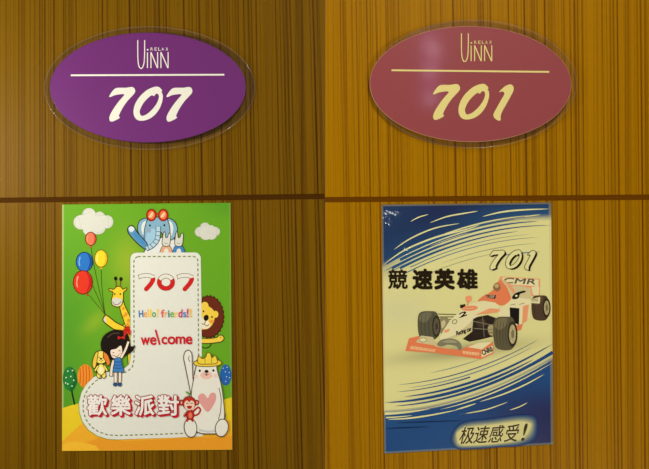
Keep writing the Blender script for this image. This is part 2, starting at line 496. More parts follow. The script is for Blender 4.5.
p = new()
p.fill([(62.5, 408), (73, 404.6), (86, 402), (110, 398), (150, 396), (200, 398), (222, 400), (231.9, 397), (232.3, 449.5), (62.3, 450.8)], ink(232, 200, 40), smooth=False)
p.fill([(62.4, 441), (70, 434), (80, 425), (92, 414), (120, 410), (231, 420), (232.3, 449.4), (62.3, 450.7)], ink(238, 172, 44), smooth=False)
p.fill([(62.4, 450.6), (75, 447), (100, 437), (125, 441), (180, 438), (232.2, 436), (232.3, 449.4)], ink(234, 156, 40), smooth=False)
p.fill([(62.5, 450.5), (62.6, 444), (68, 442), (76, 441.4), (86, 442.6), (96, 445.5), (100, 450.2)], ink(244, 186, 50), smooth=False)
done(p, 'hill_print', label='yellow and orange hills along the foot of the poster')

def cloud(shape, lobes, stitch):
    p = new()
    sh = ink(120, 160, 60)
    for cx, cy, rx, ry in lobes: p.ell(cx - .8, cy + .3, rx + .5, ry + .5, sh)
    for cx, cy, rx, ry in lobes: p.ell(cx, cy, rx, ry, CREAM)
    for l in stitch: p.dashes(l, .5, ink(176, 178, 160), .9, .9)
    return done(p, 'cloud_print')
def lob(pts, s): return [(*zA((x, y))[0], r / 10.42, r2 / 10.42) for x, y, r, r2 in pts]
def arcs(l, k=.82, a=(0, 360)):
    return [[(cx + rx * k * math.cos(math.radians(t)), cy + ry * k * math.sin(math.radians(t))) for t in range(a0, a1, 12)] for (cx, cy, rx, ry, a0, a1) in l]
L1 = lob([(225,232,80,75),(305,155,70,70),(415,190,62,68),(495,228,62,68),(305,310,62,58),(400,295,75,62),(350,240,110,70)], 1)
o = cloud(None, L1, [a[:-1] for a in arcs([(*L1[0], 90, 270), (*L1[1], 180, 330), (*L1[2], 210, 350), (*L1[3], -80, 100), (*L1[5], 20, 120)])])
o['label'] = 'larger stitched white cloud above the balloons'
zk = lambda pts: [(*zK((x, y))[0], r / 3.476, q / 3.476) for x, y, r, q in pts]
L2 = zk([(505,128,18,17),(522,112,17,16),(542,120,16,15),(557,127,17,16),(525,140,20,16),(545,140,17,15)])
o = cloud(None, L2, [a[:-1] for a in arcs([(*L2[0], 90, 250), (*L2[1], 190, 330), (*L2[3], -60, 90)])])
o['label'] = 'smaller white cloud right of the elephant'

# balloons on their strings
def balloon(cx, cy, rx, ry, col, dark, hi, string, knot, label, rot=0):
    p = new(); p.stroke(string, .55, ink(62, 66, 24)); s = p
    st = done(p, 'balloon_print', label=label)
    p = new()
    kx, ky = knot
    p.fill([(kx, ky - 1.4), (kx - 1.5, ky + 1.2), (kx + 1.5, ky + 1.2)], ink(*dark), False)
    p.oval(cx, cy, rx, ry, ink(*col), ink(*[int(c * .55) for c in dark]), .9, rot)
    p.fill([(cx + rx * .35, cy - ry * .88), (cx + rx * .88, cy - ry * .3), (cx + rx * .9, cy + ry * .25), (cx + rx * .35, cy + ry * .86), (cx + rx * .62, cy + ry * .2), (cx + rx * .6, cy - ry * .35)], ink(*dark))
    p.fill([(cx - rx * .62, cy - ry * .45), (cx - rx * .45, cy - ry * .5), (cx - rx * .58, cy), (cx - rx * .5, cy + ry * .45), (cx - rx * .7, cy + ry * .2)], ink(*hi))
    c = done(p, 'balloon_skin', st)
HAND = (105.8, 315.5)
balloon(*zC((222, 75))[0], 5.4, 6.6, (236, 120, 84), (206, 70, 56), (244, 160, 120), [zC((222, 135))[0], (93.6, 262), (99.5, 290), HAND], zC((222, 140))[0], 'small coral balloon just under the larger cloud')
balloon(*zC((310, 243))[0], 6.5, 8.6, (244, 214, 44), (228, 180, 36), (250, 236, 140), [zC((310, 328))[0], (102, 285), (104, 305), HAND], zC((310, 322))[0], 'yellow balloon right of the blue one')
balloon(*zC((168, 272))[0], 8.3, 9.6, (44, 116, 192), (30, 72, 146), (128, 180, 226), [(86.5, 272), (93.5, 287), (101.5, 305), HAND], (86.5, 272), 'blue balloon touching the red one')
balloon(*zD((142, 96))[0], 9.6, 11.8, (222, 56, 34), (190, 32, 28), (240, 150, 120), [zD((195, 200))[0], (95, 302), (101, 309), HAND], zD((180, 192))[0], 'large red balloon lowest of the bunch', )

# little round trees behind the letter card
p = new()
p.stroke(zI((55, 160), (62, 195), (70, 232)), 1.5, ink(36, 40, 20))
p.ell(*zI((47, 110))[0], 7.0, 11.9, ink(38, 122, 52), 0)
p.fill(zI((52, 57), (75, 85), (80, 130), (62, 165), (45, 164), (62, 130), (66, 95)), ink(28, 100, 46))
for x, y in ((38, 75), (60, 72), (30, 105), (52, 100), (66, 118), (38, 135), (58, 145), (28, 130)):
    p.ell(*zI((x, y))[0], .75, .75, ink(220, 232, 190), n=10)
done(p, 'round_tree_print', label='dark green dotted tree at the lower left edge')
p = new()
p.ell(*zI((120, 98))[0], 7.9, 11.8, ink(236, 146, 44))
for k in (-5.4, -2.4, .6, 3.6):
    cx, cy = zI((120, 98))[0]
    h = 11.2 * math.sqrt(max(1 - (k / 7.9) ** 2, .02))
    p.stroke([(cx + k, cy - h), (cx + k + .5, cy), (cx + k, cy + h)], 1.1, ink(208, 96, 34))
done(p, 'striped_bush_print', label='orange striped round bush beside the dotted tree')
p = new()
p.ell(*zH((262, 140))[0], 5.7, 10.4, ink(40, 98, 172))
for x, y in ((250, 108), (268, 104), (260, 125), (278, 128), (266, 148), (280, 152), (262, 170)):
    p.ell(*zH((x, y))[0], .6, .6, ink(190, 212, 230), n=10)
done(p, 'dotted_bush_print', label='blue dotted round bush behind the white bear')

# giraffe
GY = ink(244, 206, 50)
p = new()
p.shape([(122.4, 326), (131, 322), (136, 345), (134, 372), (129, 368), (127.5, 352), (123.5, 335)], GY, K)
p.shape(zD((452, 235), (470, 280), (515, 378), (526, 450), (484, 452), (462, 400), (430, 290)), GY, K)
for x, y, r in ((458, 300, 11), (478, 345, 13), (462, 360, 9), (498, 395, 12), (490, 430, 13), (510, 440, 8)):
    p.ell(*zD((x, y))[0], r / 7.81, r * 1.25 / 7.81, ink(232, 150, 46), n=14)
p.shape(zD((318, 352), (345, 365), (400, 408), (462, 440), (482, 470), (395, 466), (340, 432), (318, 415), (298, 388)), GY, K, 1.0)
p.fill(zD((312, 368), (322, 372), (324, 408), (312, 405), (304, 388)), CREAM)
p.stroke(zD((398, 70), (403, 132)), 1.1, ink(120, 80, 30), smooth=False); p.stroke(zD((438, 74), (434, 132)), 1.1, ink(120, 80, 30), smooth=False)
p.ell(*zD((398, 66))[0], 1.7, 2, BLK); p.ell(*zD((439, 70))[0], 1.7, 2, BLK)
p.shape(zD((405, 130), (436, 130), (455, 150), (482, 138), (482, 154), (459, 174), (457, 225), (441, 278), (402, 287), (370, 270), (365, 232), (378, 175), (350, 161), (346, 145), (382, 150)), GY, K)
p.fill(zD((370, 232), (388, 222), (402, 214), (425, 222), (448, 232), (440, 268), (404, 281), (374, 266)), CREAM)
p.stroke(zD((374, 248), (390, 268), (415, 268), (440, 246)), .6, K)
p.ell(*zD((391, 187))[0], .8, .9, BLK); p.ell(*zD((434, 187))[0], .8, .9, BLK)
done(p, 'giraffe_print', label='yellow giraffe holding the balloon strings')
p = new(); p.shape(zD((470, 452), (495, 442), (520, 452), (522, 478), (492, 470), (468, 482)), RED, ink(120, 20, 16), .6)
done(p, 'scarf_print', pr_root.children[-1] if False else bpy.data.objects['giraffe_print'], 'red scarf at the neck')

# lion peeping round the card
p = new()
cx, cy = zG((140, 215))[0]
sc = []
for k in range(26):
    a = 2 * math.pi * k / 26
    for q, r in ((0, 1.0), (.5, .94)):
        b = a + q * 2 * math.pi / 26
        sc.append((cx + 15.4 * r * math.cos(b), cy + 21.4 * r * math.sin(b)))
p.shape(sc, ink(108, 44, 26), ink(70, 26, 16), .9)
lion = done(p, 'lion_print', label='lion with a brown mane peeping from behind the card')
p = new()
LY = ink(244, 206, 72)
p.oval(*zG((117, 150))[0], 4.0, 4.2, LY, K, .6); p.oval(*zG((180, 200))[0], 3.2, 3.8, LY, K, .6)
p.fill(zG((80, 160), (115, 150), (150, 160), (174, 190), (172, 235), (152, 272), (122, 288), (85, 275)), LY)
p.fill(zG((82, 222), (110, 225), (135, 240), (150, 268), (122, 286), (85, 272)), ink(240, 228, 190))
p.ell(*zG((158, 242))[0], 2.3, 1.8, ink(240, 160, 70))
p.ell(*zG((125, 221))[0], 2.5, 3.1, BLK, 15); p.ell(*zG((109, 183))[0], .9, 1, BLK); p.ell(*zG((159, 216))[0], .9, 1, BLK)
p.stroke(zG((122, 238), (112, 258), (98, 254)), .6, K); p.stroke(zG((112, 256), (128, 268), (142, 260)), .6, K)
done(p, 'lion_face', lion)
p = new()
p.stroke(zG((95, 385), (112, 397), (138, 394), (156, 374)), .8, BLK)
p.shape(zG((80, 343), (140, 342), (186, 336), (200, 324), (220, 324), (229, 342), (215, 360), (185, 366), (130, 371), (80, 366)), LY, K, .8)
p.stroke(zG((205, 330), (212, 340)), .5, K, smooth=False)
done(p, 'lion_arm', lion)

# elephant behind the card
EB = ink(132, 176, 196); ED = ink(92, 148, 180)
p = new()
p.shape(zB((195, 470), (200, 385), (250, 340), (330, 290), (400, 250), (430, 320), (445, 470)), ink(226, 228, 222), K)
p.shape(zB((215, 150), (175, 150), (150, 172), (139, 220), (150, 262), (190, 315), (200, 250)), EB, K)
p.fill(zB((206, 166), (178, 180), (168, 228), (186, 275), (196, 220)), ink(222, 226, 216))
p.shape(zB((372, 150), (412, 155), (441, 190), (450, 240), (430, 290), (400, 312), (385, 250)), EB, K)
p.fill(zB((382, 166), (408, 180), (418, 228), (402, 284), (390, 230)), ink(222, 226, 216))
p.shape(zB((214, 158), (240, 140), (292, 134), (350, 140), (374, 158), (388, 205), (390, 262), (352, 310), (320, 250), (290, 330), (240, 374), (204, 368), (192, 320), (192, 240)), EB, K)
p.fill(zB((218, 250), (270, 225), (282, 280), (262, 335), (222, 360), (202, 330)), ink(158, 198, 218))
p.shape(zB((62, 225), (80, 203), (106, 206), (142, 258), (192, 312), (214, 345), (206, 384), (165, 362), (110, 310), (70, 262)), ED, K, 1.0)
p.fill(zB((68, 224), (82, 207), (102, 209), (116, 230), (88, 252)), ink(214, 226, 226))
p.fill(zB((120, 250), (180, 310), (200, 345), (190, 355), (140, 312), (108, 270)), ink(72, 140, 190))
p.stroke(zB((302, 205), (300, 262), (292, 312), (256, 356), (206, 382)), 5.2, K)
p.stroke(zB((301, 207), (299, 262), (291, 312), (255, 355), (207, 380)), 4.0, ink(178, 208, 220))
for a, b in (((282, 245), (318, 248)), ((281, 275), (316, 282)), ((274, 305), (308, 318)), ((258, 325), (288, 348)), ((236, 345), (258, 372)), ((216, 358), (232, 386))):
    p.stroke(zB(a, b), .6, ink(70, 96, 110), smooth=False)
p.ell(*zB((236, 199))[0], 1, 1.1, BLK); p.ell(*zB((348, 197))[0], 1, 1.1, BLK)
p.ell(*zB((229, 240))[0], 2.0, 2.0, ink(150, 164, 176)); p.ell(*zB((356, 244))[0], 1.8, 1.8, ink(150, 164, 176))
ele = done(p, 'elephant_print', label='blue elephant waving from behind the card top')
p = new()
for x in (247, 339):
    cx, cy = zB((x, 118))[0]
    p.oval(cx, cy, 4.8, 5.9, ink(206, 34, 24), ink(110, 14, 14), .8)
    p.ell(cx, cy, 3.4, 4.3, ink(226, 120, 60))
    p.stroke([(cx - 2.2, cy + 2.2), (cx + 1.3, cy - 2.6)], 1.5, ink(242, 214, 170), smooth=False)
    p.stroke([(cx - .6, cy + 2.6), (cx + 2.2, cy - 1.0)], .7, ink(242, 214, 170), smooth=False)
p.stroke(zB((278, 114), (292, 108), (306, 114)), 1.5, ink(180, 26, 20))
done(p, 'sunglasses_print', ele, 'red sunglasses pushed up on the head')
def bunny(dx, body, lab):
    p = new()
    t = lambda *a: zB(*[(x + dx, y) for x, y in a])
    p.shape(t((337, 358), (388, 358), (410, 398), (412, 412), (396, 414), (388, 436), (340, 436), (332, 416), (316, 424), (312, 410)), ink(*body), K, .6)
    p.fill(t((350, 385), (376, 385), (380, 436), (346, 436)), ink(230, 222, 206))
    p.shape(t((334, 305), (340, 258), (352, 250), (358, 290), (372, 291), (382, 262), (397, 264), (396, 312), (388, 352), (362, 363), (336, 352), (330, 328)), CREAM, K, .7)
    p.stroke(t((348, 335), (362, 342), (376, 335)), .5, ink(150, 120, 100))
    done(p, 'bunny_print', label=lab)
bunny(0, (222, 168, 128), 'white eared bunny in a peach shirt beside the elephant')
bunny(98, (66, 132, 190), 'white eared bunny in a blue shirt beside the elephant')

# the white L-shaped card with its stitched edge
card = [(137, 252.6), (195, 252.4)] + [(201 + 6 * (math.sin(a) - 1), 258.4 - 6 * math.cos(a)) for a in (0.4, .8, 1.2, 1.57)] + \
       [(201.6, 300), (202, 360), (203, 436)] + [(170, 437.6), (140, 438.4), (118, 439.2), (108, 438.6), (98, 435.5), (89, 429.5), (83, 421.5), (80, 412), (79.6, 402), (82, 392), (87, 384), (94, 377), (104, 372.5), (117, 370), (125, 368.2), (129.6, 364), (131, 357)] + \
       [(130.8, 300), (130.7, 259)] + [(131.2, 256.4), (132.6, 254.2), (134.6, 253)]
p = new()
p.fill([(x - .7 if x < 150 else x, y + (.5 if x < 125 else 0)) for x, y in card], ink(150, 168, 70), False)
p.fill(card, ink(228, 227, 212), False)
crd = done(p, 'letter_card', label='white rounded L-shaped card with stitched edge')
inner = [(138, 256.6), (194, 256.4), (196.8, 257.6), (198, 260), (198.4, 300), (198.8, 360), (199, 432.4), (170, 433.6), (140, 434.6), (118, 435.2), (108, 434.6), (99, 431.6), (91.5, 426.4), (86.2, 419), (83.6, 411), (83.4, 402), (85.6, 393.6), (90, 386.6), (96.4, 380.4), (105, 376.4), (118, 373.8), (127, 371.8), (132.6, 367), (134.4, 359), (134.2, 300), (134.1, 262), (135, 258.4)]
p = new(); p.dashes(inner, 1.15, ink(112, 128, 60), 3.0, 2.0)
done(p, 'stitching', crd, 'dashed green stitch line')

# lettering on the card
p = new()
def seven(ox):
    q = lambda *a: zF(*[(x + ox, y) for x, y in a])
    dia = q((205, 172), (190, 205), (155, 245))
    p.bar(dia, 4.6, ink(190, 60, 50)); p.bar(dia, 3.8, ink(206, 34, 34))
    arc = q((98, 160), (130, 149), (175, 148), (212, 162))
    p.stroke(arc, 4.4, ink(140, 110, 80)); p.stroke(arc, 3.3, ink(228, 227, 212))
    p.stroke(q((99, 142), (104, 176)), .55, ink(140, 110, 80), smooth=False)
    p.fill(q((188, 172), (219, 164), (216, 192), (200, 206)), ink(206, 34, 34))
seven(0); seven(278)
cx, cy = zF((297, 196))[0]
p.stroke(ring(cx, cy, 6.7, 6.2, 40), 4.8, ink(170, 90, 70), closed=True, smooth=False)
p.stroke(ring(cx, cy, 6.7, 6.2, 40), 3.9, ink(206, 34, 34), closed=True, smooth=False)
top = [(cx + 6.7 * math.cos(math.radians(a)), cy + 6.2 * math.sin(math.radians(a))) for a in range(205, 336, 8)]
p.stroke(top, 4.6, ink(140, 110, 80), smooth=False); p.stroke(top, 3.5, ink(228, 227, 212), smooth=False)
done(p, 'room_number_print', crd, 'red and white digits 707')
p = new()
HELLO = [('H', 118, 30, (40, 96, 160)), ('e', 150, 24, (228, 150, 60)), ('l', 170, 10, (240, 200, 90)), ('l', 187, 10, (240, 206, 70)), ('o', 212, 26, (70, 150, 70)), ('!', 238, 10, (240, 200, 80)),
         ('f', 274, 24, (220, 90, 60)), ('r', 298, 18, (236, 160, 70)), ('i', 318, 9, (50, 130, 110)), ('e', 342, 27, (110, 170, 60)), ('n', 372, 25, (240, 205, 90)), ('d', 402, 26, (190, 50, 90)), ('s', 433, 22, (50, 120, 180)), ('!', 454, 10, (200, 60, 90)), ('!', 474, 13, (240, 190, 70))]
for k, (ch, x, w, c) in enumerate(HELLO):
    h0 = {'H': 400, 'l': 392, '!': 388, 'f': 395, 'd': 392, 'i': 400}.get(ch, 412)
    p.text(ch, (*zF((x - w / 2, h0))[0], *zF((x + w / 2, 447))[0]), ink(*[min(int(v * .3 + 168), 255) for v in c]), .07, rot=(-4, 3)[k % 2])
    p.d += Print.STEP
    p.text(ch, (*zF((x - w / 2, h0))[0], *zF((x + w / 2, 447))[0]), ink(*c), .02, rot=(-4, 3)[k % 2])
done(p, 'hello_lettering', crd, 'multicoloured words Hello! friends!!')
p = new()
WEL = [('w', 272, 299, 55, 77), ('e', 301, 319, 54, 77), ('c', 337, 353, 53, 75), ('o', 356, 379, 52, 75), ('m', 382, 410, 52, 74), ('e', 413, 432, 52, 75)]
for ch, a, b, t, bt in WEL: p.text(ch, (*zL((a, t))[0], *zL((b, bt))[0]), ink(206, 34, 44), .05)
p.bar(zL((318, 32), (330, 75)), 1.8, ink(206, 34, 44), smooth=False)
done(p, 'welcome_lettering', crd, 'red word welcome')
p = new()
for ch, a, b in (('歡', 47, 160), ('樂', 187, 300), ('派', 327, 438), ('對', 463, 582)):
    box = (*zJ((a, 90))[0], *zJ((b, 205))[0])
    for k in (3, 2, 1):
        p.text(ch, box, ink(200, 26, 44), .058, move=(k * .55, k * .5))
    p.text(ch, box, ink(150, 36, 44), .062)
    p.text(ch, box, ink(238, 232, 222), .026)
done(p, 'party_lettering', crd, 'four white Chinese characters with red shadows')

# girl sitting on the card
SKIN = ink(242, 224, 200)
p = new()
p.stroke(zE((172, 262), (160, 305), (156, 358)), 3.1, K); p.stroke(zE((172, 262), (160, 305), (156, 356)), 2.2, SKIN)
for x in (183, 208):
    p.stroke(zE((x, 325), (x - 1, 400)), 3.3, K, smooth=False); p.stroke(zE((x, 325), (x - 1, 399)), 2.3, SKIN, smooth=False)
girl = done(p, 'girl_print', label='black haired cartoon girl in a blue dress waving')
p = new()
p.fill(zE((160, 90), (210, 86), (248, 104), (264, 140), (272, 182), (297, 178), (280, 212), (242, 236), (212, 252), (160, 262), (126, 242), (101, 204), (96, 160), (115, 118)), BLK)
p.stroke(zE((135, 130), (165, 108), (205, 105)), .9, ink(84, 66, 56))
done(p, 'hair_print', girl)
p = new()
p.fill(zE((154, 206), (185, 197), (213, 178), (221, 208), (215, 238), (186, 254), (160, 242)), SKIN)
p.stroke(zE((172, 235), (188, 243), (204, 230)), .6, K)
p.stroke(zE((165, 222), (170, 218), (175, 221)), .6, K); p.stroke(zE((200, 210), (206, 206), (211, 210)), .6, K)
p.ell(*zE((165, 235))[0], 1.1, .8, PINK); p.ell(*zE((211, 224))[0], 1.1, .8, PINK)
p.stroke(zE((214, 250), (240, 203), (259, 152)), 2.9, K); p.stroke(zE((214, 250), (240, 203), (258, 154)), 2.0, SKIN)
done(p, 'face_print', girl)
p = new()
p.shape(zE((178, 254), (211, 250), (220, 285), (231, 330), (200, 334), (168, 330), (173, 290)), ink(62, 124, 186), K, .6)
for y in (272, 290, 308): p.stroke(zE((174, y), (198, y + 3), (222, y)), .9, ink(38, 86, 150))
for x in (180, 207): p.oval(*zE((x, 405))[0], 1.9, 1.8, ink(40, 84, 142), K, .5)
done(p, 'dress_print', girl, 'blue striped dress and shoes')
p = new()
p.fill(zE((196, 122), (214, 128), (234, 120), (236, 140), (214, 134), (198, 142)), RED)
p.fill(zE((230, 78), (246, 92), (268, 82), (270, 116), (250, 106), (232, 124)), RED); p.oval(*zE((249, 98))[0], 1.1, 1.1, ink(230, 70, 50), ink(140, 20, 16), .4)
done(p, 'bow_print', girl, 'red bows in the hair')

# puppy beside her
p = new()
PY = ink(244, 222, 104)
for x in (84, 113): p.oval(*zE((x, 348))[0], 2.1, 3.6, PY, K, .6)
p.oval(*zE((97, 318))[0], 4.2, 5.6, PY, K, .7)
p.bar(zE((78, 300), (62, 325)), 2.4, K, False); p.bar(zE((78, 300), (63, 324)), 1.5, PY, False)
p.bar(zE((118, 300), (133, 325)), 2.4, K, False); p.bar(zE((118, 300), (132, 324)), 1.5, PY, False)
p.ell(*zE((98, 322))[0], 2.4, 3.6, ink(248, 238, 180))
p.shape(zE((78, 215), (98, 208), (122, 220), (130, 250), (122, 275), (97, 284), (72, 274), (66, 245)), PY, K, .7)
p.shape(zE((80, 215), (64, 222), (48, 268), (48, 300), (60, 312), (70, 288), (76, 250)), ink(238, 196, 70), K, .7)
p.shape(zE((112, 215), (136, 232), (150, 268), (146, 290), (132, 294), (124, 268), (112, 248)), ink(232, 130, 48), K, .7)
p.ell(*zE((97, 255))[0], 1.3, .9, BLK); p.ell(*zE((85, 246))[0], .6, .6, BLK); p.ell(*zE((110, 246))[0], .6, .6, BLK)
p.stroke(zE((84, 262), (97, 270), (110, 262)), .5, K)
done(p, 'puppy_print', label='yellow puppy with one orange ear sitting on the card')

# white bear
BW = ink(234, 230, 214); BL = ink(84, 74, 62)
p = new()
p.shape(zH((102, 232), (88, 170), (74, 100), (66, 58), (74, 30), (92, 24), (104, 42), (106, 90), (110, 165), (118, 230)), BW, BL, .9)
p.stroke(zH((96, 78), (88, 62), (93, 50)), .7, BL)
p.oval(*zH((134, 82))[0], 2.9, 2.9, BW, BL, .8); p.oval(*zH((213, 80))[0], 2.9, 2.9, BW, BL, .8)
p.shape(zH((128, 92), (150, 82), (190, 80), (216, 90), (224, 122), (240, 178), (250, 240), (257, 320), (250, 382), (232, 410), (185, 414), (140, 410), (118, 386), (104, 300), (102, 222), (112, 160), (120, 118)), BW, BL, .9)
p.stroke(zH((136, 396), (180, 404), (226, 398)), 2.2, ink(205, 206, 200))
p.stroke(zH((231, 200), (241, 250), (238, 310), (230, 345), (242, 360), (256, 352), (262, 320)), .8, BL)
p.oval(*zH((98, 386))[0], 6.3, 9.4, BW, BL, .9, -6); p.oval(*zH((244, 386))[0], 6.4, 8.8, BW, BL, .9, 12)
p.ell(*zH((172, 140))[0], 6.0, 3.9, ink(238, 190, 172)); p.ell(*zH((124, 146))[0], 2.3, 2.0, ink(242, 206, 190)); p.ell(*zH((216, 142))[0], 2.3, 2.0, ink(242, 206, 190))
p.ell(*zH((173, 122))[0], 2.0, 1.5, BLK); p.ell(*zH((141, 119))[0], 1.1, 1.3, BLK); p.ell(*zH((205, 118))[0], 1.1, 1.3, BLK)
p.stroke(zH((173, 126), (173, 138)), .6, BLK, smooth=False); p.stroke(zH((164, 134), (173, 140), (182, 134)), .6, BLK)
bear = done(p, 'bear_print', label='big white bear sitting with one arm raised')
p = new()
p.fill(zH((178, 312), (150, 282), (133, 250), (140, 230), (160, 226), (178, 246), (192, 224), (212, 224), (218, 246), (206, 280)), ink(226, 158, 150))
done(p, 'heart_print', bear, 'pink heart on the belly')
p = new()
p.shape(zH((113, 82), (135, 70), (180, 66), (224, 68), (243, 80), (230, 94), (180, 100), (128, 96)), ink(238, 204, 66), ink(120, 90, 20), .8)
p.shape(zH((134, 84), (136, 50), (152, 62), (168, 56), (176, 36), (190, 38), (198, 58), (214, 48), (222, 82), (180, 88)), ink(242, 212, 70), ink(120, 90, 20), .8)
p.stroke(zH((165, 58), (166, 84)), .6, ink(150, 110, 30), smooth=False); p.stroke(zH((196, 58), (196, 84)), .6, ink(150, 110, 30), smooth=False)
done(p, 'crown_hat_print', bear, 'yellow crown hat')

# little red monkey
p = new()
MR = ink(186, 48, 36); MD = ink(104, 22, 20); MF = ink(240, 206, 180)
p.stroke(zH((112, 330), (134, 322), (144, 302), (134, 290), (124, 298)), 1.9, MR)
p.bar(zH((84, 312), (70, 330)), 2.4, MR, False); p.bar(zH((108, 312), (122, 298)), 2.2, MR, False)
p.bar(zH((90, 335), (82, 352)), 2.6, MR, False); p.bar(zH((104, 335), (108, 352)), 2.6, MR, False)
p.oval(*zH((97, 325))[0], 3.8, 5.2, MR, MD, .6); p.ell(*zH((97, 328))[0], 1.9, 3.0, ink(228, 120, 90))
for x in (57, 127): p.oval(*zH((x, 268))[0], 2.3, 2.6, MR, MD, .6); p.ell(*zH((x, 268))[0], 1.2, 1.5, ink(230, 150, 120))
p.oval(*zH((92, 270))[0], 6.6, 6.6, MR, MD, .7)
p.fill(zH((70, 268), (82, 258), (92, 266), (102, 258), (115, 268), (114, 292), (92, 304), (72, 292)), MF)
p.stroke(zH((78, 274), (84, 270), (88, 274)), .6, BLK); p.stroke(zH((98, 274), (103, 270), (108, 274)), .6, BLK)
p.fill(zH((82, 284), (104, 284), (100, 296), (86, 296)), ink(180, 40, 40)); p.stroke(zH((88, 244), (94, 232), (98, 222)), .8, ink(70, 110, 30))
p.fill(zH((94, 232), (80, 224), (76, 216), (90, 220)), ink(96, 150, 40))
done(p, 'monkey_print', label='small red monkey hanging on the bear')

#  ---- racing poster (701)
RQ = [(381.6, 204.6), (550.9, 202.4), (553.2, 444.0), (384.3, 453.3)]
CRM = rgb(232, 224, 150); NAVY = rgb(24, 22, 66); STEEL = rgb(34, 78, 122); TEAL = rgb(20, 72, 128); PALE = rgb(176, 190, 160)  # the cream is pale paper with warm light put into the colour
def top_edge(x): return 216 + .0017 * (551 - x) ** 2
def bot_edge(x): return 412 - .0345 * (x - 384) - .001708 * (x - 384) ** 2
def race_ink(x, y, u, v):
    c = lerp(CRM, rgb(214, 212, 160), .6 * math.exp(-(((x - 400) / 34) ** 2 + ((y - 310) / 20) ** 2)))
    c = lerp(c, rgb(232, 226, 160), .5 * math.exp(-(((x - 480) / 50) ** 2 + ((y - 262) / 16) ** 2)))
    d = ((x - 462) / 74) ** 2 + ((y - 351 + (x - 462) * .12) / 9) ** 2
    c = lerp(c, rgb(150, 146, 100), .75 * math.exp(-d * 1.3))
    f = y - top_edge(x)
    blue = lerp(NAVY, STEEL, .12 + .88 * sst(420, 548, x) * sst(198, 215, y) + .0)
    blue = lerp(blue, STEEL, .4 * sst(-26, -2, f))
    c = lerp(blue, c, sst(-3, 6, f))
    c = lerp(c, STEEL, .35 * sst(24, 2, f) * sst(470, 384, x))
    g = y - bot_edge(x)
    low = lerp(TEAL, rgb(26, 30, 84), sst(440, 556, x) * sst(372, 415, y))
    low = lerp(low, rgb(40, 96, 140), .4 * sst(430, 384, x) * sst(440, 405, y))
    c = lerp(c, low, sst(-4, 3, g))
    if u < .008 or u > .988 or v < .005: c = lerp(c, rgb(205, 190, 110), .25)
    if v > .994: c = lerp(c, rgb(150, 160, 130), .4)
    return c
def glint_relief(x, y):
    """relief added for glare: facets tilted to mirror the ceiling lamp, crinkled to break it"""
    f = lambda cx, cy: (.275 * (y - cy) - .045 * (x - cx)) * S
    w1 = math.exp(-((x - 391) / 10) ** 4 - ((y - 213 - abs(x - 388) * .05) / 4.5) ** 4)
    w2 = math.exp(-((x - 406 - (y - 250) * .45) / 3.2) ** 4 - ((y - 250) / 7) ** 4)
    w3 = math.exp(-((x - 388) / 5) ** 4 - ((y - 222) / 5) ** 4)
    cr = .00007 * (math.sin(x * 1.9 + y * .6) + math.sin(y * 1.5 - x * .8))
    return w1 * (f(391, 213) + cr) + w2 * (f(406, 250) + cr) + w3 * (.8 * f(388, 222) + 2 * cr)
PO2 = (WX(467), -0.0001, WZ(450))
rc_root = empty('sign_poster', PO2)
tag(rc_root, 'blue and cream racing car poster reading 701 under the mauve oval sign', 'poster')
poster_sheet('printed_sheet', RQ, race_ink, rc_root, PO2, 170, 220, mm=sheet_material('race_sheet_ink', True),
             relief=glint_relief)
LAYER[0] = 0.0014
def new(): return Print(LAYER[0], PO2)
def done(p, name, parent=None, label=None):
    o = p.build(name, parent or rc_root); LAYER[0] = p.d + 0.000004
    if label: o['label'] = label
    return o
lens = lambda t: max(math.sin(math.pi * min(max(t, 0), 1)) ** .6, .03)
tipR = lambda t: max((1 - t) ** .5, .03)
tipL = lambda t: max(t ** .5, .03)
C1 = ink(232, 226, 158); B1 = ink(40, 84, 128); B2 = ink(30, 52, 104); B3 = ink(92, 128, 146); B4 = ink(30, 74, 128); G1_ = ink(150, 160, 128)
zM, zN, zQ = Z(375,195,6.7), Z(465,195,6.7), Z(380,345,4.27); zR = Z(465,340,5.867)
p = new()
# blue streaks running out into the cream
def arc(x0, x1, dy, w, m, tp):
    p.stroke([(x, top_edge(x) + dy + .0 * x) for x in [x0 + (x1 - x0) * k / 8 for k in range(9)]], w, m, taper=tp, n=2)
for a in [(386, 515, 1.0, 3.6, B1, tipR), (400, 538, 5.0, 3.0, B1, tipR), (392, 550.2, 9.3, 2.2, B1, tipR), (400, 518, 13.5, 2.1, B1, tipR),
          (410, 530, 17.5, .9, B3, tipR), (402, 539, 21.0, 1.1, B3, tipR), (440, 536, 27, .7, G1_, lens), (415, 500, 32, .6, G1_, lens), (500, 540, 35.5, 1.1, B3, lens), (384, 440, 8.0, 1.3, B1, lens), (386, 450, 12, 1.0, B3, lens)]: arc(*a)
for a in [(420, 530, -1.2, 1.3, C1, lens), (386, 536, 3.0, 1.2, C1, lens), (390, 548, 7.2, 1.3, C1, lens), (400, 540, 11.5, 1.2, C1, lens), (430, 470, 5.2, .6, C1, lens)]: arc(*a)
for pts, w in ((zM((236, 178), (295, 148), (358, 130)), 1.1), (zM((366, 187), (480, 145), (603, 122), (690, 108)), 1.4), (zM((126, 366), (240, 290), (400, 222), (568, 190)), 1.4),
               (zM((58, 466), (200, 368), (400, 285), (603, 232), (700, 200)), 1.7), (zN((115, 145), (240, 115), (380, 100), (562, 93)), 1.7), (zN((395, 145), (450, 138), (505, 131)), 1.0), (zN((552, 136), (573, 131)), 1.0)):
    p.stroke(pts, w, C1, taper=lens)
done(p, 'upper_streak_print', label='cream and blue speed streaks across the top')
p = new()
def arcb(x0, x1, dy, w, m, tp):
    p.stroke([(x, bot_edge(x) + dy) for x in [x0 + (x1 - x0) * k / 8 for k in range(9)]], w, m, taper=tp, n=2)
